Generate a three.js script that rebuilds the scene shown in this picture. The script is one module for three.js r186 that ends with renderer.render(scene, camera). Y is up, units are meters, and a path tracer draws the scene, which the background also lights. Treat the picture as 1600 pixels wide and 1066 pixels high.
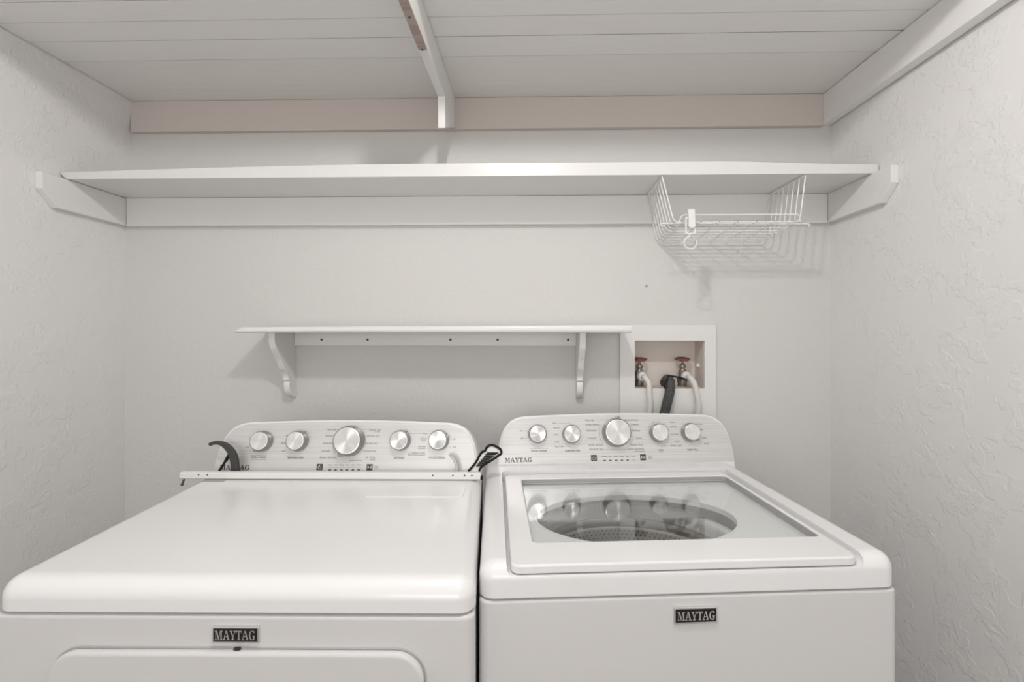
import * as THREE from 'three';
import { RoundedBoxGeometry } from 'three/addons/geometries/RoundedBoxGeometry.js';
import { RectAreaLightUniformsLib } from 'three/addons/lights/RectAreaLightUniformsLib.js';
import { mergeGeometries } from 'three/addons/utils/BufferGeometryUtils.js';
import { FontLoader } from 'three/addons/loaders/FontLoader.js';
import { TextGeometry } from 'three/addons/geometries/TextGeometry.js';
import { Brush, Evaluator, SUBTRACTION } from 'three-bvh-csg';

// ---------------------------------------------------------------- camera, lights, exposure
const PI_ = 1.68, WI = 3.15;                 // ceiling bulb, added fill panel
const scene = new THREE.Scene();
scene.background = new THREE.Color(0x0);
const FOCAL = 770;
const camera = new THREE.PerspectiveCamera(2 * Math.atan(533 / FOCAL) * 180 / Math.PI, 1600 / 1066, 0.02, 30);
camera.position.set(0, 1.35, 1.64);
camera.rotation.y = Math.atan(18 / FOCAL);
camera.setViewOffset(1600, 1066, -14, 18, 1600, 1066);
camera.updateProjectionMatrix();
scene.add(camera);

RectAreaLightUniformsLib.init();
const CEILING_BULB = new THREE.Vector3(-0.06, 2.23, 1.22); // a bulb in a ceiling lampholder
const ceilingLight = new THREE.PointLight(0xfffcfb, PI_, 0, 2);
ceilingLight.position.copy(CEILING_BULB); ceilingLight.shadow.radius = 1.6;
ceilingLight.name = 'ceiling_bulb_light';
scene.add(ceilingLight);
const fillLight = new THREE.RectAreaLight(0xfffcfb, WI, 1.5, 1.1);  // unseen area light added to fill the alcove from the front
fillLight.position.set(-0.2, 1.25, 3.97); fillLight.lookAt(-0.2, 1.25, 0);
fillLight.name = 'fill_light';
scene.add(fillLight);

const renderer = new THREE.WebGLRenderer({ antialias: true });
renderer.toneMapping = THREE.LinearToneMapping;
renderer.toneMappingExposure = 1.0;
renderer.shadowMap.enabled = true;

// ---------------------------------------------------------------- helpers
let seed = 7;
const rnd = () => { seed = (seed * 16807) % 2147483647; return seed / 2147483647; };
const used = {};
function numbered(name) { const n = used[name] ?? 0; used[name] = n + 1; return n ? `${name}_${String(n).padStart(3, '0')}` : name; }
function mesh(name, geo, mat, parent = scene) {
  const m = new THREE.Mesh(geo, mat);
  m.name = parent === scene ? numbered(name) : name;
  parent.add(m); return m;
}
function struct(name, geo, mat) { const m = mesh(name, geo, mat); m.userData.kind = 'structure'; return m; }
function structGroup(name) { const g = new THREE.Group(); g.name = numbered(name); g.userData.kind = 'structure'; scene.add(g); return g; }
function thing(name, label, category, [x, y, z] = [0, 0, 0], turn = 0, group) {
  const g = new THREE.Group(); g.name = numbered(name); g.position.set(x, y, z); g.rotation.y = turn;
  g.userData = { label, category }; if (group) g.userData.group = group;
  scene.add(g); return g;
}
const V = (x, y, z) => new THREE.Vector3(x, y, z);
// texture coordinates in metres, chosen by the way each face looks
function metreUV(g) {
  const p = g.attributes.position, n = g.attributes.normal, uv = new Float32Array(p.count * 2);
  for (let i = 0; i < p.count; i++) {
    const ax = Math.abs(n.getX(i)), ay = Math.abs(n.getY(i)), az = Math.abs(n.getZ(i));
    if (ax > ay && ax > az) { uv[2 * i] = p.getZ(i); uv[2 * i + 1] = p.getY(i); }
    else if (ay > az) { uv[2 * i] = p.getX(i); uv[2 * i + 1] = p.getZ(i); }
    else { uv[2 * i] = p.getX(i); uv[2 * i + 1] = p.getY(i); }
  }
  g.setAttribute('uv', new THREE.BufferAttribute(uv, 2)); return g;
}
function box(x0, x1, y0, y1, z0, z1) { const g = new THREE.BoxGeometry(x1 - x0, y1 - y0, z1 - z0); g.translate((x0 + x1) / 2, (y0 + y1) / 2, (z0 + z1) / 2); return metreUV(g); }
function rbox(x0, x1, y0, y1, z0, z1, r = 0.002, s = 3) { const g = new RoundedBoxGeometry(x1 - x0, y1 - y0, z1 - z0, s, r); g.translate((x0 + x1) / 2, (y0 + y1) / 2, (z0 + z1) / 2); return metreUV(g); }
function shapeOf(pts) { const s = new THREE.Shape(); pts.forEach(([x, y], i) => i ? s.lineTo(x, y) : s.moveTo(x, y)); s.closePath(); return s; }
function extrude(shape, depth, bevel = 0, seg = 2, curve = 24) {
  return new THREE.ExtrudeGeometry(shape, { depth: depth - 2 * bevel, bevelEnabled: bevel > 0, bevelSize: bevel, bevelThickness: bevel, bevelOffset: -bevel, bevelSegments: seg, curveSegments: curve }).translate(0, 0, bevel);
}
// a profile drawn in (z, y), given thickness along x from x0
function sideways(shape, x0, thick, bevel = 0.0015) { const g = extrude(shape, thick, bevel); g.rotateY(-Math.PI / 2); g.translate(x0 + thick, 0, 0); return metreUV(g); }
function roundRect(s, x0, y0, x1, y1, r) {
  s.moveTo(x0 + r, y0); s.lineTo(x1 - r, y0); s.absarc(x1 - r, y0 + r, r, -Math.PI / 2, 0); s.lineTo(x1, y1 - r); s.absarc(x1 - r, y1 - r, r, 0, Math.PI / 2);
  s.lineTo(x0 + r, y1); s.absarc(x0 + r, y1 - r, r, Math.PI / 2, Math.PI); s.lineTo(x0, y0 + r); s.absarc(x0 + r, y0 + r, r, Math.PI, 1.5 * Math.PI); return s;
}
// a bent wire: straight runs with rounded corners
function wire(points, r, bend = 0.012, radial = 7) {
  const p = points.map((q) => V(...q)), path = new THREE.CurvePath(); let from = p[0];
  for (let i = 1; i < p.length - 1; i++) {
    const a = p[i].clone().add(p[i - 1].clone().sub(p[i]).setLength(Math.min(bend, p[i].distanceTo(p[i - 1]) * 0.45)));
    const b = p[i].clone().add(p[i + 1].clone().sub(p[i]).setLength(Math.min(bend, p[i].distanceTo(p[i + 1]) * 0.45)));
    path.add(new THREE.LineCurve3(from, a)); path.add(new THREE.QuadraticBezierCurve3(a, p[i], b)); from = b;
  }
  path.add(new THREE.LineCurve3(from, p[p.length - 1]));
  return new THREE.TubeGeometry(path, 12 * p.length, r, radial);
}
function tube(points, r, n = 48, radial = 14) { return new THREE.TubeGeometry(new THREE.CatmullRomCurve3(points.map((q) => V(...q)), false, 'centripetal'), n, r, radial); }
function rod(a, b, r, radial = 12) {
  const A = V(...a), B = V(...b), g = new THREE.CylinderGeometry(r, r, A.distanceTo(B), radial);
  g.applyQuaternion(new THREE.Quaternion().setFromUnitVectors(V(0, 1, 0), B.clone().sub(A).normalize())); g.translate(...A.add(B).multiplyScalar(0.5).toArray()); return g;
}
function lathe(pts, seg = 40) { return new THREE.LatheGeometry(pts.map(([r, y]) => new THREE.Vector2(r, y)), seg); }
function merge(list) { return mergeGeometries(list.map((g) => { const q = g.index ? g.toNonIndexed() : g; for (const k of Object.keys(q.attributes)) if (!['position', 'normal', 'uv'].includes(k)) q.deleteAttribute(k); return q; })); }

// ---------------------------------------------------------------- procedural textures
function lattice(n, s) { const a = new Float32Array(n * n); let q = s; for (let i = 0; i < n * n; i++) { q = (q * 16807) % 2147483647; a[i] = q / 2147483647; } return a; }
function noiseField(size, octaves) {       // tiling value noise; octaves: [cells across, cells up, weight]
  const out = new Float32Array(size * size);
  octaves.forEach(([nx, ny, w], k) => {
    const m = 512, L = lattice(m, 91 + 37 * k);
    for (let y = 0; y < size; y++) for (let x = 0; x < size; x++) {
      const fx = x / size * nx, fy = y / size * ny, ix = Math.floor(fx), iy = Math.floor(fy);
      let tx = fx - ix, ty = fy - iy; tx = tx * tx * (3 - 2 * tx); ty = ty * ty * (3 - 2 * ty);
      const at = (i, j) => L[(j % ny) * m % (m * m) + (i % nx)];
      const a = at(ix, iy), b = at(ix + 1, iy), c = at(ix, iy + 1), d = at(ix + 1, iy + 1);
      out[y * size + x] += w * (a + (b - a) * tx + (c - a) * ty + (a - b - c + d) * tx * ty);
    }
  });
  return out;
}
function gray(size, f, srgb = false) {
  const d = new Uint8Array(size * size * 4);
  for (let i = 0; i < size * size; i++) { const c = f(i); for (let k = 0; k < 3; k++) d[4 * i + k] = Math.max(0, Math.min(255, 255 * (Array.isArray(c) ? c[k] : c))); d[4 * i + 3] = 255; }
  const t = new THREE.DataTexture(d, size, size); t.wrapS = t.wrapT = THREE.RepeatWrapping; t.magFilter = THREE.LinearFilter; t.minFilter = THREE.LinearMipmapLinearFilter; t.generateMipmaps = true;
  if (srgb) t.colorSpace = THREE.SRGBColorSpace; t.needsUpdate = true; return t;
}
const trowelA = noiseField(1024, [[13, 15, 0.4], [34, 41, 0.38], [110, 110, 0.22]]);
const trowelB = noiseField(1024, [[26, 31, 0.55], [90, 120, 0.2], [300, 300, 0.25]]);
// skip-trowel plaster: flat islands with soft edges and a few drag ridges
const plasterBump = gray(1024, (i) => {
  const a = trowelA[i], b = trowelB[i];
  const isle = THREE.MathUtils.smoothstep(a, 0.5, 0.56), ridge = Math.max(0, 1 - Math.abs(b - 0.52) * 40) * THREE.MathUtils.smoothstep(a, 0.54, 0.62);
  return 0.35 + 0.25 * isle + 0.35 * ridge + 0.12 * (b - 0.5);
});
const fineBump = gray(512, ((n) => (i) => n[i])(noiseField(512, [[40, 40, 0.4], [120, 120, 0.6]])));
const woodN = noiseField(1024, [[3, 60, 0.5], [8, 180, 0.5]]);
const woodBump = gray(1024, (i) => woodN[i]);
const pinkTone = gray(512, ((n) => (i) => { const v = n[i]; return [0.60 + 0.16 * v, 0.53 + 0.17 * v, 0.50 + 0.17 * v]; })(noiseField(512, [[4, 60, 0.6], [30, 200, 0.4]])), true);

// ---------------------------------------------------------------- materials
const std = (color, roughness = 0.6, more = {}) => new THREE.MeshPhysicalMaterial({ color, roughness, ...more });
const lin = (r, g, b) => new THREE.Color().setRGB(r, g, b);
const M = {
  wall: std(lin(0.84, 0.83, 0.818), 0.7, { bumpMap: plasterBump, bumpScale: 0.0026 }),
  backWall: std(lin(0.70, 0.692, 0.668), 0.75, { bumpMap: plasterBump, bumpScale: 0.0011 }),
  ceiling: std(lin(0.85, 0.85, 0.84), 0.9),
  plank: std(lin(0.90, 0.89, 0.872), 0.6, { bumpMap: woodBump, bumpScale: 0.0006 }),
  plankWarm: std(lin(0.88, 0.86, 0.84), 0.6, { bumpMap: woodBump, bumpScale: 0.0008 }),
  ledger: std(lin(0.66, 0.60, 0.56), 0.7, { bumpMap: woodBump, bumpScale: 0.0005 }),
  bareWood: std(0xffffff, 0.8, { map: pinkTone }),
  paint: std(lin(0.84, 0.833, 0.81), 0.42, { bumpMap: woodBump, bumpScale: 0.0002 }),
  gloss: std(lin(0.80, 0.792, 0.78), 0.3, {}),
  floor: std(lin(0.36, 0.34, 0.32), 0.5),
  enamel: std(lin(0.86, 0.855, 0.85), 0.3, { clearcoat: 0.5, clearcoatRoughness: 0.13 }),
  enamelFrontShaded: std(lin(0.69, 0.682, 0.675), 0.36, { bumpMap: fineBump, bumpScale: 0.00005 }),  // same white enamel toned down, putting the shade on the fronts into the colour
  plastic: std(lin(0.82, 0.82, 0.81), 0.35),
  greyPlastic: std(lin(0.42, 0.42, 0.41), 0.4),
  dark: std(lin(0.02, 0.02, 0.02), 0.6),
  black: std(lin(0.014, 0.013, 0.013), 0.6, { specularIntensity: 0.5 }),
  hoseGrey: std(lin(0.085, 0.083, 0.08), 0.55),
  blackSoft: std(lin(0.05, 0.048, 0.046), 0.6, { bumpMap: fineBump, bumpScale: 0.0003 }),
  steel: std(lin(0.74, 0.735, 0.73), 0.32, { metalness: 1 }),
  capMetal: std(lin(0.86, 0.86, 0.85), 0.24, { metalness: 1, anisotropy: 0.85 }),
  skirt: std(lin(0.34, 0.335, 0.33), 0.32, { metalness: 0.85 }),
  gasket: std(lin(0.36, 0.36, 0.355), 0.5),
  chrome: std(lin(0.78, 0.78, 0.77), 0.18, { metalness: 1 }),
  glass: new THREE.MeshPhysicalMaterial({ color: lin(0.975, 0.985, 0.98), roughness: 0.015, transmission: 1, thickness: 0, ior: 1.52 }),
  fill_pane: new THREE.MeshStandardMaterial({ color: 0xffffff, roughness: 0.9, emissive: 0xfffcfb, emissiveIntensity: WI > 0 ? 1.0 : 0 }),  // glowing face of the added fill panel
  wireWhite: std(lin(0.86, 0.86, 0.84), 0.35),
  barWhite: std(lin(0.84, 0.833, 0.805), 0.35),
  outlet: std(lin(0.78, 0.71, 0.65), 0.6),
  outletPlate: std(lin(0.80, 0.79, 0.765), 0.6, { bumpMap: fineBump, bumpScale: 0.0003 }),
  brass: std(lin(0.30, 0.27, 0.23), 0.45, { metalness: 0.8 }),
  red: std(lin(0.22, 0.075, 0.06), 0.55),
  hoseWhite: std(lin(0.72, 0.71, 0.68), 0.4),
  label: std(lin(0.42, 0.41, 0.40), 0.5),
  screw: std(lin(0.10, 0.09, 0.08), 0.5, { metalness: 0.6 }),
  ceilingBulb: new THREE.MeshStandardMaterial({ color: 0xffffff, emissive: 0xfffcfb, emissiveIntensity: PI_ > 0 ? 4 : 0 }),
};

// ---------------------------------------------------------------- the setting
const XL = -1.383, XR = 0.978, ZR = 4.0, YC = 2.44, YP = 2.11;
struct('floor', box(XL - 0.12, XR + 0.12, -0.1, 0, -0.12, ZR + 0.12), M.floor);
{ // back wall with the hole for the outlet box
  const s = shapeOf([[XL - 0.12, 0], [XR + 0.12, 0], [XR + 0.12, YC], [XL - 0.12, YC]]);
  s.holes.push(new THREE.Path([new THREE.Vector2(0.334, 1.153), new THREE.Vector2(0.334, 1.315), new THREE.Vector2(0.567, 1.315), new THREE.Vector2(0.567, 1.153)]));
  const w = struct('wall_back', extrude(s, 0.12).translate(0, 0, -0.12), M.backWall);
  const plug = mesh('wall_plug', lathe([[0.0001, 0.003], [0.0025, 0.0028], [0.0045, 0.0012], [0.005, 0]], 16).rotateX(Math.PI / 2).translate(0.377, 1.494, 0), M.greyPlastic, w);
  plug.userData.label = 'small grey wall plug left in a hole';
}
{ // the left wall leans in above the shelf
  const s = shapeOf([[-0, 0], [-0, 1.80], [-0.042, YP], [-0.042, YC], [0.12, YC], [0.12, 0]]);
  const g = extrude(s, ZR); g.applyMatrix4(new THREE.Matrix4().makeScale(-1, 1, 1)); // mirrored: flip faces
  const idx = g.index; if (!idx) { const p = g.attributes.position.array; for (const a of ['position', 'normal', 'uv']) { const at = g.attributes[a], k = at.itemSize; for (let i = 0; i < at.count; i += 3) for (let j = 0; j < k; j++) { const t = at.array[(i + 1) * k + j]; at.array[(i + 1) * k + j] = at.array[(i + 2) * k + j]; at.array[(i + 2) * k + j] = t; } } }
  g.computeVertexNormals(); g.translate(XL, 0, 0); struct('wall_left', metreUV(g), M.wall);
}
struct('wall_right', box(XR, XR + 0.12, 0, YC, 0, ZR), M.wall);
struct('wall_front', box(XL - 0.12, XR + 0.12, 0, YC, ZR, ZR + 0.12), M.wall);
struct('ceiling', box(XL - 0.12, XR + 0.12, YC, YC + 0.1, -0.12, ZR + 0.12), M.ceiling);

{ // planked low ceiling: boards run from side to side on ledgers and a middle joist
  const c = structGroup('ceiling');
  const seams = [0.0, 0.263, 0.361, 0.443, 0.521, 0.612, 0.70];
  for (let i = 0; i < 6; i++) {
    const g = merge([rbox(XL + 0.045, XR - 0.004, YP, YP + 0.019, seams[i] + 0.0014, seams[i + 1] - 0.0014, 0.0005, 2), box(XL + 0.046, XR - 0.005, YP + 0.008, YP + 0.013, seams[i + 1] - 0.003, seams[i + 1] + 0.003)]);
    const p = g.attributes.position, lift = (5 - i) * 0.0011;
    for (let k = 0; k < p.count; k++) { p.setY(k, p.getY(k) + lift); if (i === 1 && p.getX(k) > 0.5 && p.getZ(k) > 0.33) p.setZ(k, p.getZ(k) - 0.0035); }
    mesh('plank', g, i ? M.plank : M.plankWarm, c);
  }
}
struct('trim_1', rbox(XL + 0.036, XR - 0.034, 2.012, YP + 0.005, 0.0005, 0.02, 0.0015), M.ledger);            // ledger on the back wall
struct('trim_2', sideways(shapeOf([[0.0005, 2.018], [0.70, 2.018], [0.70, YP - 0.0005], [0.0005, YP + 0.0048]]), XR - 0.034, 0.030, 0.0012), M.plank);              // ledger on the right wall
{ // middle joist with its bracket: bare wood underneath near its outer end
  const j = struct('trim_3', sideways(shapeOf([[0.0205, 2.016], [0.20, 1.942], [0.205, 2.032], [0.70, 2.032], [0.70, YP - 0.0005], [0.0205, YP + 0.0048]]), -0.277, 0.0215, 0.001), M.paint);
  mesh('bare_strip', rbox(-0.2765, -0.256, 2.0285, 2.0325, 0.45, 0.70, 0.0008), M.bareWood, j).userData.label = 'unpainted pinkish underside of the joist';
  for (const z of [0.452, 0.575]) mesh('nail', lathe([[0.0001, -0.0015], [0.003, -0.0012], [0.0034, 0]], 10).translate(-0.267, 2.0285, z), M.screw, j);
}

// ---------------------------------------------------------------- upper shelf
{
  const t = thing('wall_shelf', 'long white wall-to-wall shelf on cleats under the planked ceiling', 'shelf', [0, 1.697, 0]);
  const dy = -1.697;
  { // board with a thick, slightly bowed front lip
    const g = new THREE.BoxGeometry(XR - XL, 0.02, 0.2285, 40, 2, 6); g.translate((XL + XR) / 2, 0, 0.1148);
    const p = g.attributes.position;
    for (let i = 0; i < p.count; i++) {
      let x = p.getX(i), top = p.getY(i) > 0.005, bot = p.getY(i) < -0.005, z = p.getZ(i); const u = (x - XL) / (XR - XL), lip = THREE.MathUtils.smoothstep(z, 0.05, 0.229);
      const rise = 0.013 + (u < 0.5 ? 0.017 * Math.sin(Math.min(1, u / 0.47) * Math.PI / 2) : 0.017 - 0.012 * THREE.MathUtils.smoothstep(u, 0.80, 1)) * lip;
      p.setY(i, bot ? 1.7905 : top ? 1.797 + rise : 1.797);
      if (bot && u < 0.001) p.setX(i, x + 0.021);
      else if (u < 0.001) p.setX(i, x + 0.001 + (top ? 0 : 0.01)); else if (u > 0.999) p.setX(i, x - (bot ? 0.008 : 0.004));
    }
    g.computeVertexNormals();
    mesh('board', metreUV(g).toNonIndexed(), M.gloss, t).geometry.computeVertexNormals();
    t.children[0].position.y = dy;
  }
  mesh('back_cleat', rbox(XL + 0.022, XR - 0.022, 1.697, 1.79, 0.0005, 0.02, 0.0015).translate(0, dy, 0), M.paint, t);
  const prof = shapeOf([[0.0005, 1.699], [0.258, 1.699], [0.302, 1.743], [0.302, 1.79], [0.0005, 1.79]]);
  mesh('side_cleat', sideways(prof, XL + 0.0005, 0.0205).translate(0, dy, 0), M.paint, t);
  mesh('side_cleat', sideways(prof, XR - 0.021, 0.0205).translate(0, dy, 0), M.paint, t);
}

// ---------------------------------------------------------------- lower shelf
{
  const t = thing('wall_shelf', 'short white shelf on two scrolled brackets above the dryer', 'shelf', [0, 1.12, 0]);
  const dy = -1.12;
  const bs = new THREE.Shape(); bs.moveTo(0.0005, 1.3405); bs.lineTo(0.180, 1.3405); bs.quadraticCurveTo(0.186, 1.343, 0.186, 1.352); bs.quadraticCurveTo(0.186, 1.362, 0.180, 1.3635); bs.lineTo(0.0005, 1.3635); bs.closePath();
  { const g = sideways(bs, -0.895, 1.188, 0.0008), p = g.attributes.position;
    for (let i = 0; i < p.count; i++) if (p.getX(i) < -0.8) { p.setX(i, p.getX(i) + (p.getY(i) - 1.3405) * 1.0); if (p.getY(i) > 1.35) p.setY(i, p.getY(i) - 0.006); }
    g.computeVertexNormals(); mesh('board', g.translate(0, dy, 0), M.gloss, t); }
  const cl = mesh('cleat', rbox(-0.793, 0.143, 1.296, 1.3403, 0.0005, 0.018, 0.0015).translate(0, dy, 0), M.paint, t);
  for (const x of [-0.701, -0.547, -0.271, -0.115, 0.117]) mesh('screw', lathe([[0.0001, 0.002], [0.003, 0.0017], [0.0042, 0]], 14).rotateX(Math.PI / 2).translate(x, 1.316 + dy, 0.0178), M.screw, cl);
  const b = new THREE.Shape(); b.moveTo(0.0005, 1.3403); b.lineTo(0.142, 1.3403); b.lineTo(0.142, 1.318);
  b.bezierCurveTo(0.138, 1.292, 0.118, 1.278, 0.105, 1.262); b.bezierCurveTo(0.088, 1.246, 0.084, 1.226, 0.070, 1.216); b.bezierCurveTo(0.060, 1.207, 0.052, 1.196, 0.054, 1.186);
  b.lineTo(0.046, 1.180); b.bezierCurveTo(0.052, 1.160, 0.044, 1.140, 0.026, 1.128); b.lineTo(0.0005, 1.121); b.closePath();
  mesh('bracket', sideways(b, -0.813, 0.0195, 0.0015).translate(0, dy, 0), M.paint, t);
  mesh('bracket', sideways(b, 0.143, 0.0195, 0.0015).translate(0, dy, 0), M.paint, t);
}

// ---------------------------------------------------------------- washer outlet box in the wall
{
  const t = thing('outlet_box', 'recessed beige washer outlet box with wide white frame in the back wall', 'outlet box', [0.45, 1.04, 0]);
  const ox = -0.45, oy = -1.04;
  const s = shapeOf([[0.288, 1.04], [0.603, 1.04], [0.603, 1.365], [0.288, 1.365]]);
  s.holes.push(new THREE.Path([new THREE.Vector2(0.337, 1.156), new THREE.Vector2(0.337, 1.312), new THREE.Vector2(0.564, 1.312), new THREE.Vector2(0.564, 1.156)]));
  mesh('frame', extrude(s, 0.011, 0.002).translate(ox, oy, 0.0005), M.outletPlate, t);
  const B = [box(0.337, 0.564, 1.156, 1.312, -0.092, -0.088), box(0.3345, 0.337, 1.1535, 1.3145, -0.092, 0.001), box(0.564, 0.5665, 1.1535, 1.3145, -0.092, 0.001), box(0.337, 0.564, 1.312, 1.3145, -0.092, 0.001), box(0.337, 0.564, 1.1535, 1.156, -0.092, 0.001)];
  mesh('recess', merge(B).translate(ox, oy, 0), M.outlet, t);
  const k = mesh('side_knob', lathe([[0.0001, 0.010], [0.005, 0.009], [0.0065, 0.006], [0.0065, 0.002], [0.009, 0]], 24).rotateZ(Math.PI / 2).translate(0.5638 + ox, 1.228 + oy, -0.045), M.plastic, t);
  k.userData.label = 'small round white cap on the right side of the recess';
}
function valve(x, y, label, turn) {
  const t = thing('water_valve', label, 'valve', [x, y, -0.055]);
  const body = mesh('body', merge([
    lathe([[0.0001, -0.045], [0.013, -0.045], [0.014, -0.020], [0.011, -0.016], [0.0125, -0.008], [0.015, 0.004], [0.013, 0.014], [0.0085, 0.019], [0.0085, 0.024], [0.011, 0.025], [0.011, 0.034], [0.0075, 0.036], [0.0038, 0.040], [0.0038, 0.052], [0.0001, 0.053]], 24),
    rod([0, 0, 0], [0, -0.001, 0.028], 0.010, 20), new THREE.TorusGeometry(0.0125, 0.0022, 8, 24).translate(0, 0, 0.014),
  ]), M.brass, t);
  const w = mesh('handwheel', (() => {
    const ring = new THREE.TorusGeometry(0.021, 0.0036, 10, 48).rotateX(Math.PI / 2), p = ring.attributes.position;
    for (let i = 0; i < p.count; i++) { const a = Math.atan2(p.getZ(i), p.getX(i)), k = 1 + 0.08 * Math.cos(6 * a); p.setX(i, p.getX(i) * k); p.setZ(i, p.getZ(i) * k); }
    const parts = [ring, lathe([[0.0001, 0.005], [0.006, 0.004], [0.007, -0.004], [0.0045, -0.006], [0.0001, -0.006]], 20)];
    for (let k = 0; k < 3; k++) parts.push(rod([0, 0, 0], [0.020 * Math.cos(k * 2.094 + turn), 0.001, 0.020 * Math.sin(k * 2.094 + turn)], 0.003));
    return merge(parts);
  })(), M.red, t);
  w.geometry.rotateX(0.12); w.position.y = 0.054;
  return t;
}
valve(0.366, 1.194, 'left red-wheeled water valve at the edge of the outlet box', 0.2);
valve(0.512, 1.195, 'right red-wheeled water valve in the middle of the outlet box', 0.7);
function supplyHose(x, y, ex, label) {
  const t = thing('supply_hose', label, 'hose', [x, y, -0.022]);
  mesh('coupling', merge([lathe([[0.0001, 0], [0.0105, 0], [0.0155, 0.001], [0.0165, 0.004], [0.0165, 0.012], [0.0135, 0.016], [0.011, 0.021], [0.0001, 0.0215]], 28).rotateX(Math.PI / 2)]), M.plastic, t);
  mesh('hose', tube([[0, 0, 0.012], [0.004, -0.002, 0.032], [0.014, -0.018, 0.042], [ex * 0.8, -0.055, 0.046], [ex, -0.09, 0.045], [ex * 0.75, -0.14, 0.044], [ex * 0.6, -0.185, 0.043]], 0.0095, 60), M.hoseWhite, t);
  return t;
}
supplyHose(0.366, 1.193, 0.018, 'left white water supply hose bending down behind the washer');
supplyHose(0.512, 1.194, 0.028, 'right white water supply hose arching down behind the washer');
{
  const t = thing('drain_hose', 'dark grey ribbed drain hose between the two white hoses', 'hose', [0.44, 1.05, 0.022]);
  const c = new THREE.CatmullRomCurve3([V(0.012, 0.118, -0.078), V(0.012, 0.133, -0.045), V(0.011, 0.126, -0.010), V(0.006, 0.095, 0.004), V(-0.004, 0.055, 0.005), V(-0.010, 0.028, 0.005)]);
  const g = new THREE.TubeGeometry(c, 200, 0.0155, 20), p = g.attributes.position;
  for (let i = 0; i <= 200; i++) { const q = c.getPointAt(i / 200), k = 1 + 0.07 * Math.cos(i / 200 * Math.PI * 2 * 34); for (let j = 0; j <= 20; j++) { const n = i * 21 + j; p.setXYZ(n, q.x + (p.getX(n) - q.x) * k, q.y + (p.getY(n) - q.y) * k, q.z + (p.getZ(n) - q.z) * k); } }
  g.computeVertexNormals(); mesh('corrugated_hose', g, M.hoseGrey, t);
  mesh('rubber_cuff', lathe([[0.0145, 0], [0.0165, 0.001], [0.0175, 0.006], [0.0175, 0.026], [0.016, 0.03], [0.0145, 0.03]], 28).rotateZ(-0.2).translate(-0.016, -0.002, 0.005), M.black, t);
  const tie = mesh('strap', merge([tube([[0.052, 0.140, 0.012], [0.030, 0.146, 0.014], [0.004, 0.150, 0.012], [-0.002, 0.150, 0.008]], 0.003, 30, 8), tube([[0.000, 0.149, 0.010], [-0.006, 0.135, 0.012], [-0.012, 0.118, 0.010], [-0.010, 0.108, 0.008]], 0.0026, 24, 8), rod([0.050, 0.139, 0.012], [0.068, 0.132, -0.02], 0.003)]), M.black, t);
  tie.userData.label = 'black strap tying the hose to the valve';
}
{
  const t = thing('pipe_stub', 'short rusty brown pipe stub under the right water valve', 'pipe', [0.512, 1.1565, -0.06]);
  mesh('pipe', lathe([[0.0001, 0], [0.0145, 0], [0.0145, 0.015], [0.0165, 0.015], [0.0165, 0.026], [0.0001, 0.026]], 20), std(lin(0.10, 0.07, 0.06), 0.7), t);
}

// ---------------------------------------------------------------- wire basket under the long shelf
{
  const t = thing('wire_basket', 'white wire basket hanging under the right end of the long shelf', 'basket', [0.58, 1.636, 0.12]);
  const at = ([x, y, z]) => [x - 0.58, y - 1.636, z - 0.12];
  const W = (name, pts, r = 0.0016, bend = 0.014) => mesh(name, wire(pts.map(at), r, bend), M.wireWhite, t);
  const n = 8;
  for (let i = 0; i < n; i++) {
    const k = i / (n - 1), z = 0.226 - k * 0.204, y = 1.655 - 0.018 * k, dx = 0.004 * k;
    W('hoop_wire', [[0.369 + dx, 1.7885, z], [0.403 + dx, y, z], [0.757 - dx, y, z], [0.773 - dx, 1.7885, z]], i ? 0.0018 : 0.0021);
  }
  for (let i = 0; i < 7; i++) { const x = 0.425 + 0.052 * i; W('floor_wire', [[x, 1.6575, 0.233], [x, 1.6370, 0.012], [x, 1.652, 0.008]], 0.0017, 0.006); }
  W('top_rail', [[0.3715, 1.787, 0.232], [0.3735, 1.787, 0.016]], 0.0022); W('top_rail', [[0.772, 1.787, 0.232], [0.768, 1.787, 0.016]], 0.0022);
  W('front_rail', [[0.418, 1.657, 0.226], [0.424, 1.675, 0.232], [0.752, 1.675, 0.232], [0.758, 1.657, 0.226]], 0.002, 0.008);
  W('hook_rod', [[0.382, 1.646, 0.212], [0.372, 1.648, 0.214], [0.368, 1.656, 0.205], [0.79, 1.6535, 0.205], [0.797, 1.650, 0.212], [0.786, 1.643, 0.214]], 0.002, 0.006);
}
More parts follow.
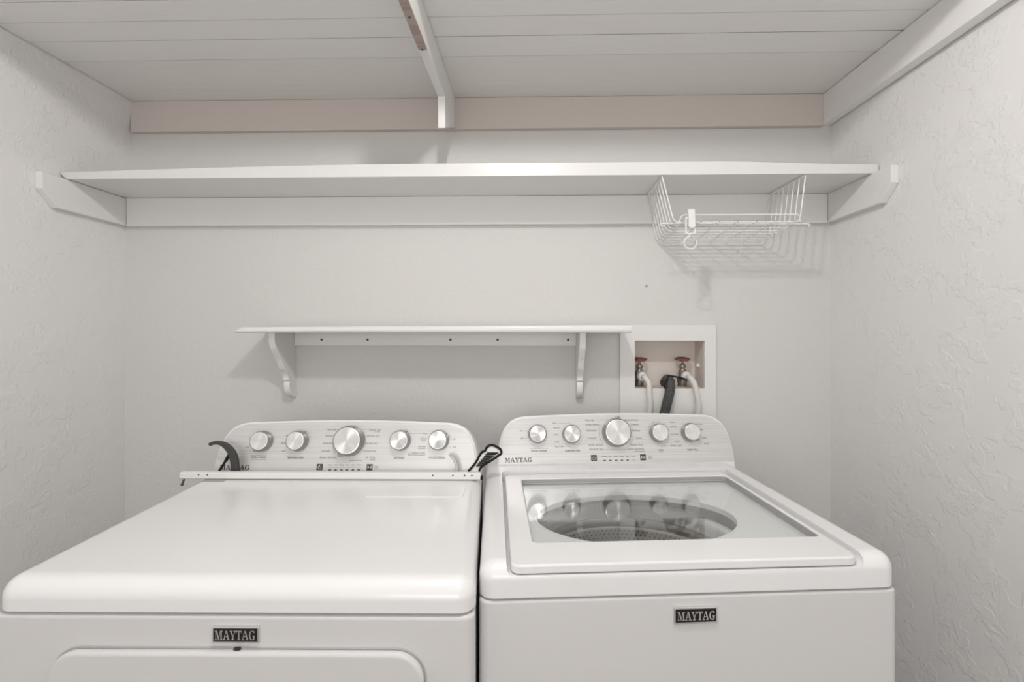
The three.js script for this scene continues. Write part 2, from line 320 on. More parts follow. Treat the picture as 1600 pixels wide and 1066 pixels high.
{
  const t = thing('hook_clip', 'white plastic clip with a round hook clipped on the basket front', 'clip', [0.444, 1.572, 0.243]);
  const o = ([x, y]) => [x - 0.444, y - 1.572];
  const b = new THREE.Shape(); const pts = [[0.436, 1.688], [0.455, 1.688], [0.456, 1.672], [0.457, 1.640], [0.452, 1.634], [0.442, 1.634], [0.438, 1.640], [0.437, 1.672]].map(o); pts.forEach((p, i) => i ? b.lineTo(...p) : b.moveTo(...p)); b.closePath();
  mesh('jaw', extrude(b, 0.011, 0.002).translate(0, 0, -0.004), M.plastic, t);
  const f = roundRect(new THREE.Shape(), ...o([0.430, 1.618]), ...o([0.459, 1.667]), 0.004); f.holes.push(roundRect(new THREE.Path(), ...o([0.4345, 1.6225]), ...o([0.4545, 1.662]), 0.002));
  mesh('clip_frame', extrude(f, 0.007, 0.0015).translate(0, 0, -0.006), M.plastic, t);
  mesh('hook', new THREE.TorusGeometry(0.0175, 0.0022, 10, 48, Math.PI * 1.62).rotateZ(Math.PI * 0.54).translate(o([0.444, 0])[0], 0.0215, 0), M.plastic, t);
  mesh('hook_stem', rod([-0.003, 0.038, 0], [0.000, 0.048, -0.002], 0.0024), M.plastic, t);
}

// ---------------------------------------------------------------- shared pieces of the two machines
const font = await new FontLoader().loadAsync('fonts/droid/droid_serif_bold.typeface.json');
function badge(parent, x0, x1, y0, y1, z) {
  const cx = (x0 + x1) / 2, cy = (y0 + y1) / 2, w = x1 - x0, h = y1 - y0;
  const f = mesh('badge', rbox(x0, x1, y0, y1, z - 0.004, z + 0.0022, 0.0016), M.chrome, parent);
  mesh('badge_plate', rbox(x0 + 0.0026, x1 - 0.0026, y0 + 0.0035, y1 - 0.0030, z + 0.001, z + 0.0028, 0.0005), M.black, f);
  const g = new TextGeometry('MAYTAG', { font, size: 0.0128, depth: 0.0009, curveSegments: 5, bevelEnabled: false });
  g.computeBoundingBox(); const b = g.boundingBox, sx = (w - 0.0105) / (b.max.x - b.min.x);
  g.translate(-(b.min.x + b.max.x) / 2, -(b.min.y + b.max.y) / 2, 0); g.scale(sx, 1.12, 1); g.translate(cx, cy + 0.0003, z + 0.0026);
  mesh('badge_lettering', g, M.chrome, f);
}
function consoleShape(hw, h, grow = 0, drop = 0) {
  const s = new THREE.Shape(), a = hw + grow, t = h + grow, b = -drop;
  s.moveTo(-a, b); s.lineTo(a, b); s.lineTo(a - 0.002, 0.030); s.bezierCurveTo(a - 0.010, t * 0.72, a - 0.032, t * 0.945, a - 0.086, t * 0.958); s.quadraticCurveTo(0.12, t, 0, t);
  s.quadraticCurveTo(-0.12, t, -(a - 0.086), t * 0.958); s.bezierCurveTo(-(a - 0.032), t * 0.945, -(a - 0.010), t * 0.72, -(a - 0.002), 0.030); s.closePath(); return s;
}
const PX = 3000;                                        // canvas pixels per metre of panel
function panelTexture(hw, h, draw) {
  const w = Math.round(2 * hw * PX), hh = Math.round(h * PX), c = document.createElement('canvas'); c.width = w; c.height = hh;
  const g = c.getContext('2d'); g.fillStyle = '#d9d8d5'; g.fillRect(0, 0, w, hh);
  for (let y = 0; y < hh; y += 1) { const v = 196 + Math.floor(rnd() * 44); g.fillStyle = `rgba(${v},${v},${v - 2},0.55)`; g.fillRect(0, y, w, 1); }
  for (let i = 0; i < 900; i++) { const v = rnd() > 0.5 ? 245 : 180; g.fillStyle = `rgba(${v},${v},${v},0.18)`; g.fillRect(rnd() * w, rnd() * hh, 80 + rnd() * 500, 1); }
  draw(g, w, hh);
  const t = new THREE.CanvasTexture(c); t.colorSpace = THREE.SRGBColorSpace; t.anisotropy = 8; t.magFilter = THREE.LinearFilter; return t;
}
function knobMeshes(parent, frame, lx, ly, r, depth, point) {
  const skirtG = lathe([[0.0001, 0], [r * 1.12, 0], [r * 1.13, 0.004], [r * 1.06, depth * 0.55], [r * 1.03, depth * 0.96], [r * 0.985, depth], [r * 0.9, depth * 0.99], [0.0001, depth * 0.985]], 56).rotateX(Math.PI / 2);
  const k = mesh('knob', skirtG, M.skirt, parent);
  const place = new THREE.Matrix4().copy(frame).multiply(new THREE.Matrix4().makeTranslation(lx, ly, 0.0022)); place.decompose(k.position, k.quaternion, k.scale);
  const cap = new THREE.LatheGeometry([[r * 0.965, depth + 0.0002], [r * 0.955, depth + 0.0011], [r * 0.90, depth + 0.0014], [0.0004, depth + 0.0005]].map(([a, b]) => new THREE.Vector2(a, b)), 72);
  cap.rotateX(Math.PI / 2); mesh('knob_cap', cap, M.capMetal, k);
  const s = new THREE.Shape(); s.moveTo(-r * 0.30, 0); s.lineTo(r * 0.30, 0); s.lineTo(r * 0.05, r * 0.34); s.lineTo(-r * 0.05, r * 0.34); s.closePath();
  const pg = extrude(s, depth * 0.95, 0.0006).translate(0, r * 0.92, 0).rotateZ(point - Math.PI / 2); mesh('pointer', pg, M.skirt, k);
  return k;
}
// a cabinet standing on the floor: rounded footprint, softened top edge
function upright(x0, x1, y0, y1, d, r, bev) { return metreUV(extrude(roundRect(new THREE.Shape(), x0, 0, x1, d, r), y1 - y0, bev, 4, 10).rotateX(-Math.PI / 2).translate(0, y0, 0)); }
// rounded cabinet lid whose lower rounding is cut flat at the seam
function capGeometry(w, d, y0, y1, r, seg = 8) {
  const h = y1 - y0 + 0.04, g = new RoundedBoxGeometry(w, h, d, seg, r); g.translate(w / 2, y1 - h / 2, -d / 2);
  const p = g.attributes.position; for (let i = 0; i < p.count; i++) if (p.getY(i) < y0) p.setY(i, y0);
  return g;
}
function printer(g, ox, base, slope, mpp, hh, w) {      // writes on a panel in the units that the panel was measured in
  const S = PX * mpp, X = (u) => w / 2 + (u - ox) * S, Y = (u, v) => hh - (base + slope * (u - ox) - v) * S;
  return {
    t(text, u, v, size, align = 'center', font = 'sans-serif', weight = '', shade = '#57534f') { g.fillStyle = shade; g.textAlign = align; g.textBaseline = 'middle'; g.font = `${weight} ${size * S}px ${font}`; g.fillText(text, X(u), Y(u, v)); },
    line(u0, v0, u1, v1, wd = 0.35, shade = '#7d7975') { g.strokeStyle = shade; g.lineWidth = wd * S; g.beginPath(); g.moveTo(X(u0), Y(u0, v0)); g.lineTo(X(u1), Y(u1, v1)); g.stroke(); },
    arc(u, v, r, a0, a1, wd = 0.35, shade = '#7d7975') { g.strokeStyle = shade; g.lineWidth = wd * S; g.beginPath(); g.arc(X(u), Y(u, v), r * S, a0, a1); g.stroke(); },
    rect(u, v, a, b, shade) { g.fillStyle = shade; g.fillRect(X(u) - a * S / 2, Y(u, v) - b * S / 2, a * S, b * S); },
    power(u, v, s) { this.rect(u, v, s, s, '#45423f'); this.arc(u, v + 0.3, s * 0.26, -0.9, Math.PI + 0.9, 0.8, '#d8d5d2'); this.line(u, v - s * 0.36, u, v - 0.1, 0.8, '#d8d5d2'); },
    start(u, v, s) { this.rect(u, v, s, s, '#45423f'); g.fillStyle = '#d8d5d2'; g.beginPath(); g.moveTo(X(u - s * 0.34), Y(u, v - s * 0.26)); g.lineTo(X(u - 0.2), Y(u, v)); g.lineTo(X(u - s * 0.34), Y(u, v + s * 0.26)); g.fill(); this.rect(u + s * 0.14, v, s * 0.10, s * 0.5, '#d8d5d2'); this.rect(u + s * 0.33, v, s * 0.10, s * 0.5, '#d8d5d2'); },
  };
}
function consoleParts(t, cx, y, z, tilt, hw, h, tex) {
  const frame = new THREE.Matrix4().makeTranslation(cx, y, z).multiply(new THREE.Matrix4().makeRotationX(-tilt));
  const put = (m) => { frame.decompose(m.position, m.quaternion, m.scale); return m; };
  const shell = extrude(consoleShape(hw, h, 0.004, 0.02), 0.075, 0.006, 4, 32).translate(0, 0, -0.075); put(mesh('console', shell, M.enamel, t));
  const pg = extrude(consoleShape(hw - 0.001, h - 0.001, 0, -0.004), 0.004, 0.0008, 2, 32).translate(0, 0, -0.0018);
  const p = pg.attributes.position, uv = pg.attributes.uv; for (let i = 0; i < p.count; i++) uv.setXY(i, (p.getX(i) + hw) / (2 * hw), p.getY(i) / h);
  put(mesh('control_panel', pg, new THREE.MeshPhysicalMaterial({ map: tex, roughness: 0.36, metalness: 0.45 }), t));
  return frame;
}
function foot(t, x, z) { mesh('foot', lathe([[0.0001, 0], [0.02, 0], [0.022, 0.006], [0.012, 0.012], [0.008, 0.03], [0.0001, 0.03]], 20).translate(x, 0, z), M.greyPlastic, t); }

// ---------------------------------------------------------------- washer
{
  const W = 0.70, D = 0.70;
  const t = thing('washing_machine', 'white top-loading washing machine with a glass lid on the right', 'washer', [-0.083, 0, 0.839], THREE.MathUtils.degToRad(4.44));
  const taper = (g) => { const p = g.attributes.position; for (let i = 0; i < p.count; i++) if (p.getX(i) > W / 2) p.setX(i, p.getX(i) - 0.017 * Math.max(0, -p.getZ(i)) / D); return g; };

  for (const x of [0.05, W - 0.05]) for (const z of [-0.05, -D + 0.05]) foot(t, x, z);
  // top panel: outer shape less the lid recess and the tub opening
  const ev = new Evaluator(); ev.attributes = ['position', 'normal'];
  const brush = (g) => { const q = g.clone(); for (const k of Object.keys(q.attributes)) if (!['position', 'normal'].includes(k)) q.deleteAttribute(k); const b = new Brush(q); b.updateMatrixWorld(); return b; };
  const well = () => brush(new THREE.CylinderGeometry(0.2355, 0.2355, 0.55, 96).translate(0.325, 0.72, -0.243));   // the space the tub hangs in
  mesh('cabinet', metreUV(ev.evaluate(brush(taper(upright(-0.004, W + 0.012, 0.025, 0.9065, D, 0.016, 0.005))), well(), SUBTRACTION).geometry), M.enamelFrontShaded, t);
  mesh('seam', ev.evaluate(brush(taper(upright(0.001, W + 0.007, 0.90, 0.916, D - 0.010, 0.014, 0).translate(0, 0, -0.005))), well(), SUBTRACTION).geometry, M.greyPlastic, t);
  const capG = taper(capGeometry(W + 0.016, D, 0.9105, 0.9705, 0.026, 10).translate(-0.004, 0, 0));
  { const p = capG.attributes.position; // front slopes down a little towards the seam
    for (let i = 0; i < p.count; i++) { const z = p.getZ(i), y = p.getY(i), k = THREE.MathUtils.smoothstep(z, -0.12, 0.0); if (y > 0.93) p.setY(i, y - 0.006 * k); } capG.computeVertexNormals(); }
  let cap = ev.evaluate(brush(capG), brush(new RoundedBoxGeometry(0.612, 0.06, 0.62, 6, 0.014).translate(0.347, 0.945 + 0.03, -0.52 + 0.31)), SUBTRACTION);
  const oval = new THREE.CylinderGeometry(1, 1.0, 0.2, 96).scale(0.217, 1, 0.145).translate(0.325, 0.93, -0.243);
  cap = ev.evaluate(cap, brush(oval), SUBTRACTION);
  cap = ev.evaluate(cap, brush(new THREE.BoxGeometry(0.64, 0.05, 0.62).translate(0.35, 0.909, -0.35)), SUBTRACTION);   // hollow underneath
  mesh('top_panel', cap.geometry, M.enamel, t);
  // tub under the opening
  const TX = 0.325, TZ = -0.243;
  const bez = new THREE.Shape().absellipse(0, 0, 0.2195, 0.1475, 0, Math.PI * 2); bez.holes.push(new THREE.Path().absellipse(0, 0, 0.2130, 0.1410, 0, Math.PI * 2));
  mesh('opening_rim', extrude(bez, 0.013, 0.0015, 3, 90).rotateX(Math.PI / 2).translate(TX, 0.9462, TZ), M.enamel, t);
  mesh('balance_ring', lathe([[0.233, 0.0], [0.226, 0.003], [0.214, 0.002], [0.209, -0.004], [0.2095, -0.018], [0.213, -0.022], [0.2135, -0.034], [0.217, -0.038], [0.233, -0.038]], 120).translate(TX, 0.899, TZ), M.plastic, t);
  mesh('drum', lathe([[0.228, 0.0], [0.2215, -0.001], [0.2185, -0.004], [0.2215, -0.007], [0.223, -0.022], [0.2195, -0.026], [0.2195, -0.029], [0.224, -0.033], [0.226, -0.20], [0.20, -0.30], [0.0001, -0.31]], 120).translate(TX, 0.8605, TZ), M.steel, t);
  const dots = []; const dot = new THREE.CircleGeometry(0.0022, 8);
  for (let j = 0; j < 11; j++) for (let i = 0; i < 120; i++) { const a = (i + (j % 2) / 2) / 120 * Math.PI * 2, g = dot.clone(), r = 0.2233 + 0.0002 * j; g.rotateY(-a - Math.PI / 2); g.translate(r * Math.cos(a) + TX, 0.826 - 0.010 * j, r * Math.sin(a) + TZ); dots.push(g); }
  mesh('perforations', mergeGeometries(dots), M.dark, t).userData.kind = 'stuff';
  mesh('impeller', lathe([[0.0001, 0.05], [0.03, 0.048], [0.045, 0.03], [0.12, 0.012], [0.185, 0.0], [0.185, -0.01]], 64).translate(TX, 0.575, TZ), M.plastic, t);
  mesh('tub_shell', lathe([[0.2345, 0.0], [0.2345, -0.40], [0.0001, -0.41]], 96).translate(TX, 0.925, TZ), M.gasket, t);
  // lid
  const ls = roundRect(new THREE.Shape(), 0.048, 0.004, 0.643, 0.513, 0.016); ls.holes.push(roundRect(new THREE.Path(), 0.091, 0.090, 0.634, 0.473, 0.012));
  const lid = mesh('lid', extrude(ls, 0.0155, 0.0035, 4, 12).rotateX(-Math.PI / 2).translate(0, 0.9465, 0), M.enamel, t);
  mesh('lid_glass', rbox(0.0885, 0.6365, 0.9478, 0.9508, -0.4755, -0.0875, 0.0012), M.glass, lid).userData.label = 'clear glass window of the lid';
  { const gs = roundRect(new THREE.Shape(), 0.0908, 0.0898, 0.6342, 0.4732, 0.012); gs.holes.push(roundRect(new THREE.Path(), 0.0920, 0.0912, 0.6322, 0.4716, 0.011));
    mesh('glass_gasket', extrude(gs, 0.0095, 0.0004, 1).rotateX(-Math.PI / 2).translate(0, 0.9502, 0), M.gasket, lid); }
  mesh('lid_hinge', rbox(0.036, 0.044, 0.945, 0.966, -0.512, -0.480, 0.002), M.greyPlastic, t);
  badge(t, 0.318, 0.392, 0.861, 0.889, 0.002);
  // control console
  const hw = 0.339, h = 0.140, mpp = 0.00183;
  const tex = panelTexture(hw, h, (g, w, hh) => {
    const p = printer(g, 965, 723.5, -0.017, mpp, hh, w);
    p.t('MAYTAG', 811, 717.5, 9.2, 'center', 'serif', 'bold', '#4a4642');
    p.t('EXTRA POWER', 843, 704, 3.6, 'center', 'sans-serif', 'bold'); p.line(829, 700.6, 857, 700.1); p.line(829, 708.3, 857, 707.8);
    p.t('TEMPERATURE', 895, 703.5, 3.4, 'center', 'sans-serif', 'bold'); p.t('On', 816, 673.5, 3.4); p.t('Off', 817, 685.3, 3.4); p.line(819, 673.5, 824, 673.5); p.line(820, 685.3, 825, 685.3);
    [['Hot', 868, 661.5], ['Warm', 871, 668.5], ['Cool', 870, 679], ['Cold', 871, 690.3], ['Tap Cold', 874, 697]].forEach(([s, u, v]) => p.t(s, u, v, 3.6)); p.line(872, 661.3, 893, 661); p.line(879, 697, 893, 696.8);
    [['Normal', 917, 656.5], ['Bulky Items', 917, 663.5], ['Delicates', 918, 672.5], ['Casuals', 919.5, 684], ['Drain & Spin', 920.5, 694.5], ['Rinse & Spin', 921.5, 701]].forEach(([s, u, v]) => p.t(s, u, v, 4.1, 'left'));
    [['Quick Wash', 1002, 655.5], ['Towels', 1002, 662.5], ['Whites', 1003.5, 672], ['Colors', 1005.5, 683.5], ['Heavy Duty', 1007, 693.7], ['Clean Washer', 1007.5, 700]].forEach(([s, u, v]) => p.t(s, u, v, 4.1, 'right')); p.t('with bleach', 1008.5, 703.6, 3.2, 'right');
    p.line(931, 656.3, 958, 655.6); p.line(972, 655.5, 982, 655.5); p.line(946, 701, 985, 700.5); p.arc(965, 676, 27, -0.5, 0.6); p.arc(965, 676, 27, 2.5, 3.6);
    p.t('SOIL', 1034.5, 702, 3.6, 'center', 'sans-serif', 'bold'); p.t('LEVEL', 1034.5, 704.8, 2.4);
    [['Extra', 1061, 658.6], ['Heavy', 1062, 665.5], ['Normal', 1064, 677.3], ['Light', 1065, 688], ['Extra Light', 1068, 694.5]].forEach(([s, u, v]) => p.t(s, u, v, 3.6, 'right')); p.arc(1033, 676, 17.5, 0.3, 1.4); p.arc(1033, 676, 18.5, 3.6, 4.4); p.line(1024, 659, 1052, 658.4); p.line(1040, 695.5, 1056, 695);
    p.t('DEEP FILL', 1085, 701, 3.8, 'center', 'sans-serif', 'bold'); [['Auto', 1097, 661.2], ['Max', 1098.5, 670], ['Med', 1101.5, 682.6], ['Deep', 1104, 691.8]].forEach(([s, u, v]) => p.t(s, u, v, 3.6, 'left'));
    p.power(928, 714, 9); p.start(1005, 712.8, 9); p.line(938, 711.6, 994, 710.6);
    for (let i = 0; i < 6; i++) { p.rect(944.5 + 9 * i, 717.6 - 0.15 * i, i === 5 ? 1.2 : 3.4, 1.5, '#3c3936'); p.t(['Sense', 'Fill', 'Wash', 'Rinse', 'Spin', 'Done'][i], 944.5 + 9 * i, 712 - 0.15 * i, 2.6); }
    p.t('Start', 1016, 711, 2.6); p.t('Pause', 1016, 714, 2.6);
  });
  const fr = consoleParts(t, 0.370, 0.968, -0.573, 0.25, hw, h, tex);
  const L = (u, v) => [(u - 965) * mpp, (723.5 - 0.017 * (u - 965) - v) * 0.00186];
  [[841, 679, 0.0235, 0.022, 2.9], [894, 679, 0.0235, 0.022, -1.45], [965, 676, 0.0365, 0.026, 1.5], [1032, 676, 0.0235, 0.022, -1.6], [1083, 675, 0.0235, 0.022, -0.95]].forEach(([u, v, r, d, a]) => knobMeshes(t, fr, ...L(u, v), r, d, a));
}

// ---------------------------------------------------------------- dryer
{
  const W = 0.737, D = 0.70;
  const t = thing('tumble_dryer', 'white front-loading tumble dryer on the left of the washer', 'dryer', [-0.827, 0, 0.893], THREE.MathUtils.degToRad(0.87));
  const taper = (g, slope) => { const p = g.attributes.position; for (let i = 0; i < p.count; i++) { const k = Math.max(0, -p.getZ(i)) / D, x = p.getX(i); p.setX(i, x - (x > W / 2 ? 0.048 : -0.020) * k); if (slope && p.getY(i) > 0.93) p.setY(i, p.getY(i) + 0.026 * k); } return g; };
  mesh('cabinet', taper(upright(-0.016, W + 0.001, 0.025, 0.9065, D, 0.018, 0.006)), M.enamelFrontShaded, t);
  mesh('seam', taper(upright(-0.011, W - 0.004, 0.90, 0.916, D - 0.010, 0.016, 0).translate(0, 0, -0.005)), M.greyPlastic, t);
  for (const x of [0.05, W - 0.05]) for (const z of [-0.05, -D + 0.05]) foot(t, x, z);
  mesh('top_panel', taper(capGeometry(W + 0.018, D, 0.9115, 0.9585, 0.030, 10).translate(-0.016, 0, 0), true), M.enamel, t);
  // door: raised rounded panel in a shallow groove
  const gr = roundRect(new THREE.Shape(), 0.0802, 0.25, 0.6638, 0.8588, 0.0475); gr.holes.push(roundRect(new THREE.Path(), 0.084, 0.256, 0.660, 0.855, 0.044));
  mesh('door_gasket', extrude(gr, 0.003, 0.001, 2, 16).translate(0, 0, -0.0015), M.greyPlastic, t);
  const door = mesh('door', extrude(roundRect(new THREE.Shape(), 0.083, 0.255, 0.661, 0.856, 0.045), 0.014, 0.006, 5, 16).translate(0, 0, -0.002), M.enamelFrontShaded, t);
  mesh('door_latch', rbox(0.367, 0.377, 0.8562, 0.8592, 0.000, 0.006, 0.001), M.dark, door);
  badge(t, 0.333, 0.406, 0.8665, 0.892, 0.002);
  const topY = (z) => 0.9585 + 0.026 * -z / D;
  { // lint cover lying in the top
    const s = roundRect(new THREE.Shape(), 0.452, 0.350, 0.675, 0.418, 0.008); const m = mesh('lint_cover', extrude(s, 0.0035, 0.0012, 3).rotateX(-Math.PI / 2), M.enamel, t);
    m.position.set(0, 0.9569, 0); m.rotation.x = Math.atan(0.026 / D);
    const l = mesh('rating_label', extrude(roundRect(new THREE.Shape(), 0.018, 0.446, 0.074, 0.481, 0.002), 0.0008).rotateX(-Math.PI / 2), M.label, t); l.position.set(0, 0.9584, 0); l.rotation.x = Math.atan(0.026 / D);
  }
  const hw = 0.341, h = 0.137, mpp = 0.00164;
  const tex = panelTexture(hw, h, (g, w, hh) => {
    const p = printer(g, 537, 738.5, 0.008, mpp, hh, w);
    p.t('MAYTAG', 362, 725.5, 10.5, 'center', 'serif', 'bold', '#2f2c2a');
    p.t('EXTRA POWER', 398, 710.3, 3.7, 'center', 'sans-serif', 'bold'); p.line(386, 706.8, 411, 706.8); p.line(386, 714, 411, 714);
    p.t('TEMPERATURE', 456, 711, 3.9, 'center', 'sans-serif', 'bold'); p.t('On', 381, 681.5, 3.6); p.t('Off', 378, 694, 3.6);
    [['High', 441, 676.5], ['Medium', 438, 688.3], ['Low', 436, 700.5]].forEach(([s, u, v]) => p.t(s, u, v, 3.8)); p.line(445, 676.5, 452, 676.5);
    [['Normal', 503, 667.5], ['Bulky Items', 501, 677.3], ['Delicates', 498.5, 689], ['Casuals', 496.5, 701], ['Steam Refresh', 495, 711]].forEach(([s, u, v]) => p.t(s, u, v, 4.2, 'left'));
    [['Quick Dry', 589, 668.5], ['60 min Dry', 588, 678], ['40 min Dry', 586, 690], ['20 min Dry', 584, 701.5], ['Air Only', 583, 711.5]].forEach(([s, u, v]) => p.t(s, u, v, 4.2, 'right')); p.t('15 min', 588, 671.5, 3, 'right'); p.t('Timed', 583, 715, 3, 'right');
    p.t('Wrinkle Prevent', 552, 716, 2.8); p.line(516, 667.5, 530, 667.5); p.line(558, 667.5, 572, 667.5); p.arc(540, 688, 26, -0.9, 0.7); p.arc(540, 688, 26, 2.4, 3.9);
    p.t('OPTIONS', 621, 712.5, 3.8, 'center', 'sans-serif', 'bold'); p.t('CYCLE SIGNAL', 681, 712.5, 3.8, 'center', 'sans-serif', 'bold'); p.line(632, 674.8, 655, 674.8); p.line(634, 705, 645, 705);
    [['None', 664, 674.8], ['Reduce', 664, 682.5], ['Static', 662.5, 685.5], ['Wrinkle', 662, 695], ['Prevent', 662, 698], ['Reduce Static', 662, 704.8], ['& Wrinkle Prevent', 662, 708]].forEach(([s, u, v]) => p.t(s, u, v, 3.4, 'right'));
    p.t('On', 708, 683.8, 3.6); p.t('Off', 707.5, 696.5, 3.6); p.line(700, 683.8, 704, 683.8); p.line(699, 696.5, 703, 696.5);
    p.power(496.5, 725.5, 9.5); p.start(575.5, 726.3, 9.5); p.line(509, 726, 562, 726.3);
    for (let i = 0; i < 6; i++) { p.rect(513 + 9.1 * i, 730, 3.8, 1.8, '#35322f'); p.t(['Sense', 'Wet', 'Damp', 'Dry', 'Cool', 'Done'][i], 513 + 9.1 * i, 722.5, 2.8); }
    p.t('Start', 586, 725, 2.8); p.t('Hold', 586, 728, 2.8);
  });
  const fr = consoleParts(t, 0.3515, 0.974, -0.506, 0.25, hw, h, tex);
  const L = (u, v) => [(u - 537) * mpp, (738.5 + 0.008 * (u - 537) - v) * 0.00168];
  [[402, 686.5, 0.0235, 0.022, -1.9], [459, 686.5, 0.0235, 0.022, 0.95], [541, 687, 0.0350, 0.026, -2.0], [622, 687, 0.0235, 0.022, 1.05], [683, 687, 0.0235, 0.022, 0.35]].forEach(([u, v, r, d, a]) => knobMeshes(t, fr, ...L(u, v), r, d, a));

  // ---- loose things on the dryer top, measured in the dryer's own frame
  const R = THREE.MathUtils.degToRad(0.87);
  const base = (x, y, z) => V(x, y, z).applyAxisAngle(V(0, 1, 0), R).add(V(-0.827, 0, 0.893)).toArray();
  const lx = (u) => -0.046 + (u - 284) * 0.001607, ly = (v) => 0.992 - (v - 738) * 0.00163;
  const yt = topY(-0.47) + 0.0006;
  {
    const o = thing('metal_rail', 'long narrow white rail with small holes lying across the dryer top', 'rail', base(0.33, yt, -0.468), R - 0.002);
    const rail = mesh('rail', rbox(-0.376, 0.376, 0, 0.0175, -0.008, 0.008, 0.0025, 3), M.barWhite, o);
    for (const x of [-0.327, -0.305, 0.257, 0.307, 0.336, 0.354]) mesh('hole', lathe([[0.0001, 0.0004], [0.0018, 0.0004], [0.0022, 0]], 12).rotateX(Math.PI / 2).translate(x, 0.0115, 0.008), M.screw, rail);
    mesh('shadow_strip', rbox(-0.375, 0.375, 0.0005, 0.0028, 0.0045, 0.0084, 0.0008), M.greyPlastic, rail);  // grey strip that paints the shadow line along the rail bottom
    mesh('end_pin', merge([rod([-0.366, 0.004, 0.0], [-0.371, -0.013, 0.004], 0.0026), new THREE.SphereGeometry(0.0036, 12, 8).translate(-0.371, -0.014, 0.004)]), M.screw, o);
    mesh('end_nub', lathe([[0.0001, -0.006], [0.005, -0.005], [0.0062, 0], [0.005, 0.005], [0.0001, 0.006]], 16).rotateZ(Math.PI / 2).translate(0.376, 0.005, 0.002), M.black, o);
  }
  {
    const o = thing('curved_hook', 'black curved plastic hook standing behind the left end of the rail', 'hook', base(lx(360), yt, -0.489), R);
    const c = ([u, v]) => new THREE.Vector2(lx(u) - lx(360), ly(v) - yt);
    const s = new THREE.Shape(); const B = (a, b, d) => s.bezierCurveTo(...c(a).toArray(), ...c(b).toArray(), ...c(d).toArray());
    s.moveTo(...c([319, 696.5]).toArray()); B([323, 693], [330, 692], [338, 693]); B([352, 695], [363, 706], [366, 722]); B([367.5, 732], [367.5, 736], [368, 744]);
    s.lineTo(...c([355, 744]).toArray()); B([355, 733], [355, 725], [351.5, 714]); B([347, 706], [341, 699], [334, 698]); B([330, 697.5], [326, 698.5], [322, 700.5]); s.closePath();
    mesh('blade', extrude(s, 0.010, 0.002, 3).translate(0, 0, -0.005), M.blackSoft, o);
    const q = (u, v, z) => [...c([u, v]).toArray(), z];
    mesh('strut', merge([rod(q(351, 715, 0), q(346, 724, 0), 0.0042), rod(q(347, 722, 0), q(336, 740, 0.003), 0.0030)]), M.black, o);
  }
  {
    const o = thing('brush_handle', 'black and white ribbed plastic handle leaning past the right end of the rail', 'handle', base(lx(748), yt, -0.486), R);
    const c = (u, v, z = 0) => [lx(u) - lx(748), ly(v) - yt, z];
    const loop = [[731, 738], [740, 728], [746, 719], [749, 713], [753, 708], [757, 706.5], [760, 701], [764, 698], [769, 697.3], [776, 700], [782, 704.5], [783, 710], [778, 714], [766, 722], [756, 728], [750, 733]];
    mesh('frame', tube(loop.map(([u, v]) => c(u, v, 0.003)), 0.0030, 120, 10), M.black, o);
    const body = shapeOf([[733, 738], [741, 729], [747, 719], [752, 712], [758, 707], [763, 701], [769, 699], [780, 705], [781, 710], [766, 720], [755, 727], [749, 733], [745, 739]].map(([u, v]) => c(u, v).slice(0, 2)));
    mesh('grip', extrude(body, 0.006, 0.001).translate(0, 0, -0.004), M.barWhite, o);
    for (let i = 0; i < 8; i++) { const k = i / 7; mesh('rib', rod(c(760.5 - 17 * k, 709.5 + 20 * k, 0.004), c(778 - 24 * k, 709.5 + 20 * k - (i ? 1 : 0), 0.004), 0.0016, 8), M.black, o); }
    mesh('stem', tube([c(750, 733, 0.003), c(748.5, 737, 0.004), c(750, 742, 0.008), c(752, 747, 0.012)], 0.0028, 24, 10), M.black, o);
    mesh('foot', rbox(...[c(736, 0)[0], c(748, 0)[0]], 0.0, c(0, 737)[1], -0.005, 0.005, 0.001), M.barWhite, o);
  }
  {
    const o = thing('small_hook', 'small pale grey curved hook standing behind the right part of the rail', 'hook', base(lx(714), yt, -0.487), R);
    const c = (u, v, z = 0) => [lx(u) - lx(714), ly(v) - yt, z];
    mesh('strip', tube([c(701, 712), c(707, 718), c(711, 726), c(712.5, 735), c(711, 744)], 0.0042, 40, 12).scale(1, 1, 0.7), std(lin(0.62, 0.62, 0.60), 0.3), o);
    mesh('edge', tube([c(702, 711, 0.002), c(710, 718, 0.002), c(714.5, 726, 0.002), c(716, 735, 0.002), c(716, 744, 0.002)], 0.0016, 40, 8), M.greyPlastic, o);
  }
}

// ---------------------------------------------------------------- lamps (behind and above the camera's view)
{
  const bulbShape = () => lathe([[0.013, 0.11], [0.014, 0.095], [0.026, 0.075], [0.034, 0.050], [0.032, 0.027], [0.018, 0.009], [0.0001, 0.005]], 40);
  const holder = () => lathe([[0.0001, 0.16], [0.012, 0.158], [0.018, 0.14], [0.018, 0.105], [0.0001, 0.105]], 32);
  const p = thing('ceiling_lamp', 'bare round bulb in a short white lampholder on the ceiling', 'lamp', [CEILING_BULB.x, YC, CEILING_BULB.z]);
  const dp = CEILING_BULB.y - YC + 0.028;
  mesh('lampholder', merge([lathe([[0.0001, 0], [0.055, 0], [0.055, -0.012], [0.022, -0.03], [0.0001, -0.03]], 40), holder().translate(0, dp, 0)]), M.plastic, p);
  mesh('bulb', bulbShape().translate(0, dp, 0), M.ceilingBulb, p);
}

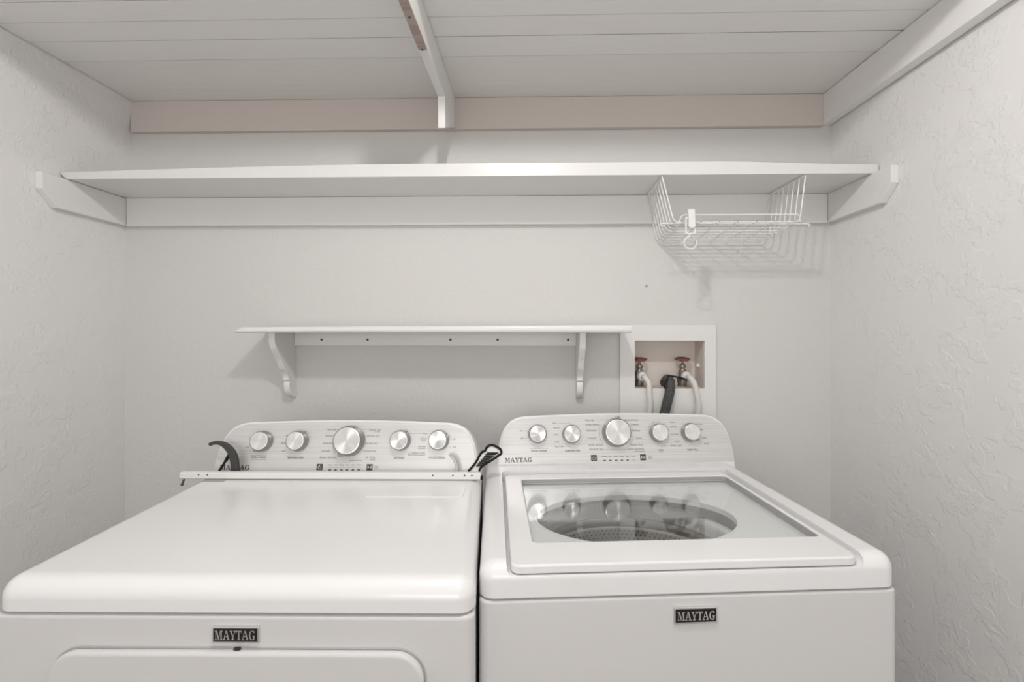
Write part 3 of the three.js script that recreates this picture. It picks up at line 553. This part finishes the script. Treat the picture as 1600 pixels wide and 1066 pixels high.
{ // glowing panel framed like a window, added behind the camera as frontal fill
  const s = shapeOf([[-1.01, 0.64], [0.61, 0.64], [0.61, 1.86], [-1.01, 1.86]]);
  s.holes.push(new THREE.Path([new THREE.Vector2(-0.95, 0.7), new THREE.Vector2(-0.95, 1.8), new THREE.Vector2(0.55, 1.8), new THREE.Vector2(0.55, 0.7)]));
  const w = struct('added_fill_panel_1', extrude(s, 0.03, 0.003).translate(0, 0, ZR - 0.0305), M.gloss);
  mesh('fill_pane', rbox(-0.955, 0.555, 0.695, 1.805, ZR - 0.0145, ZR - 0.0045, 0.002), M.fill_pane, w);
}

scene.traverse((o) => { if (o.isMesh) { o.castShadow = true; o.receiveShadow = true; } if (o.isPointLight) { o.castShadow = true; o.shadow.mapSize.set(2048, 2048); o.shadow.bias = -0.0005; } });
renderer.render(scene, camera);
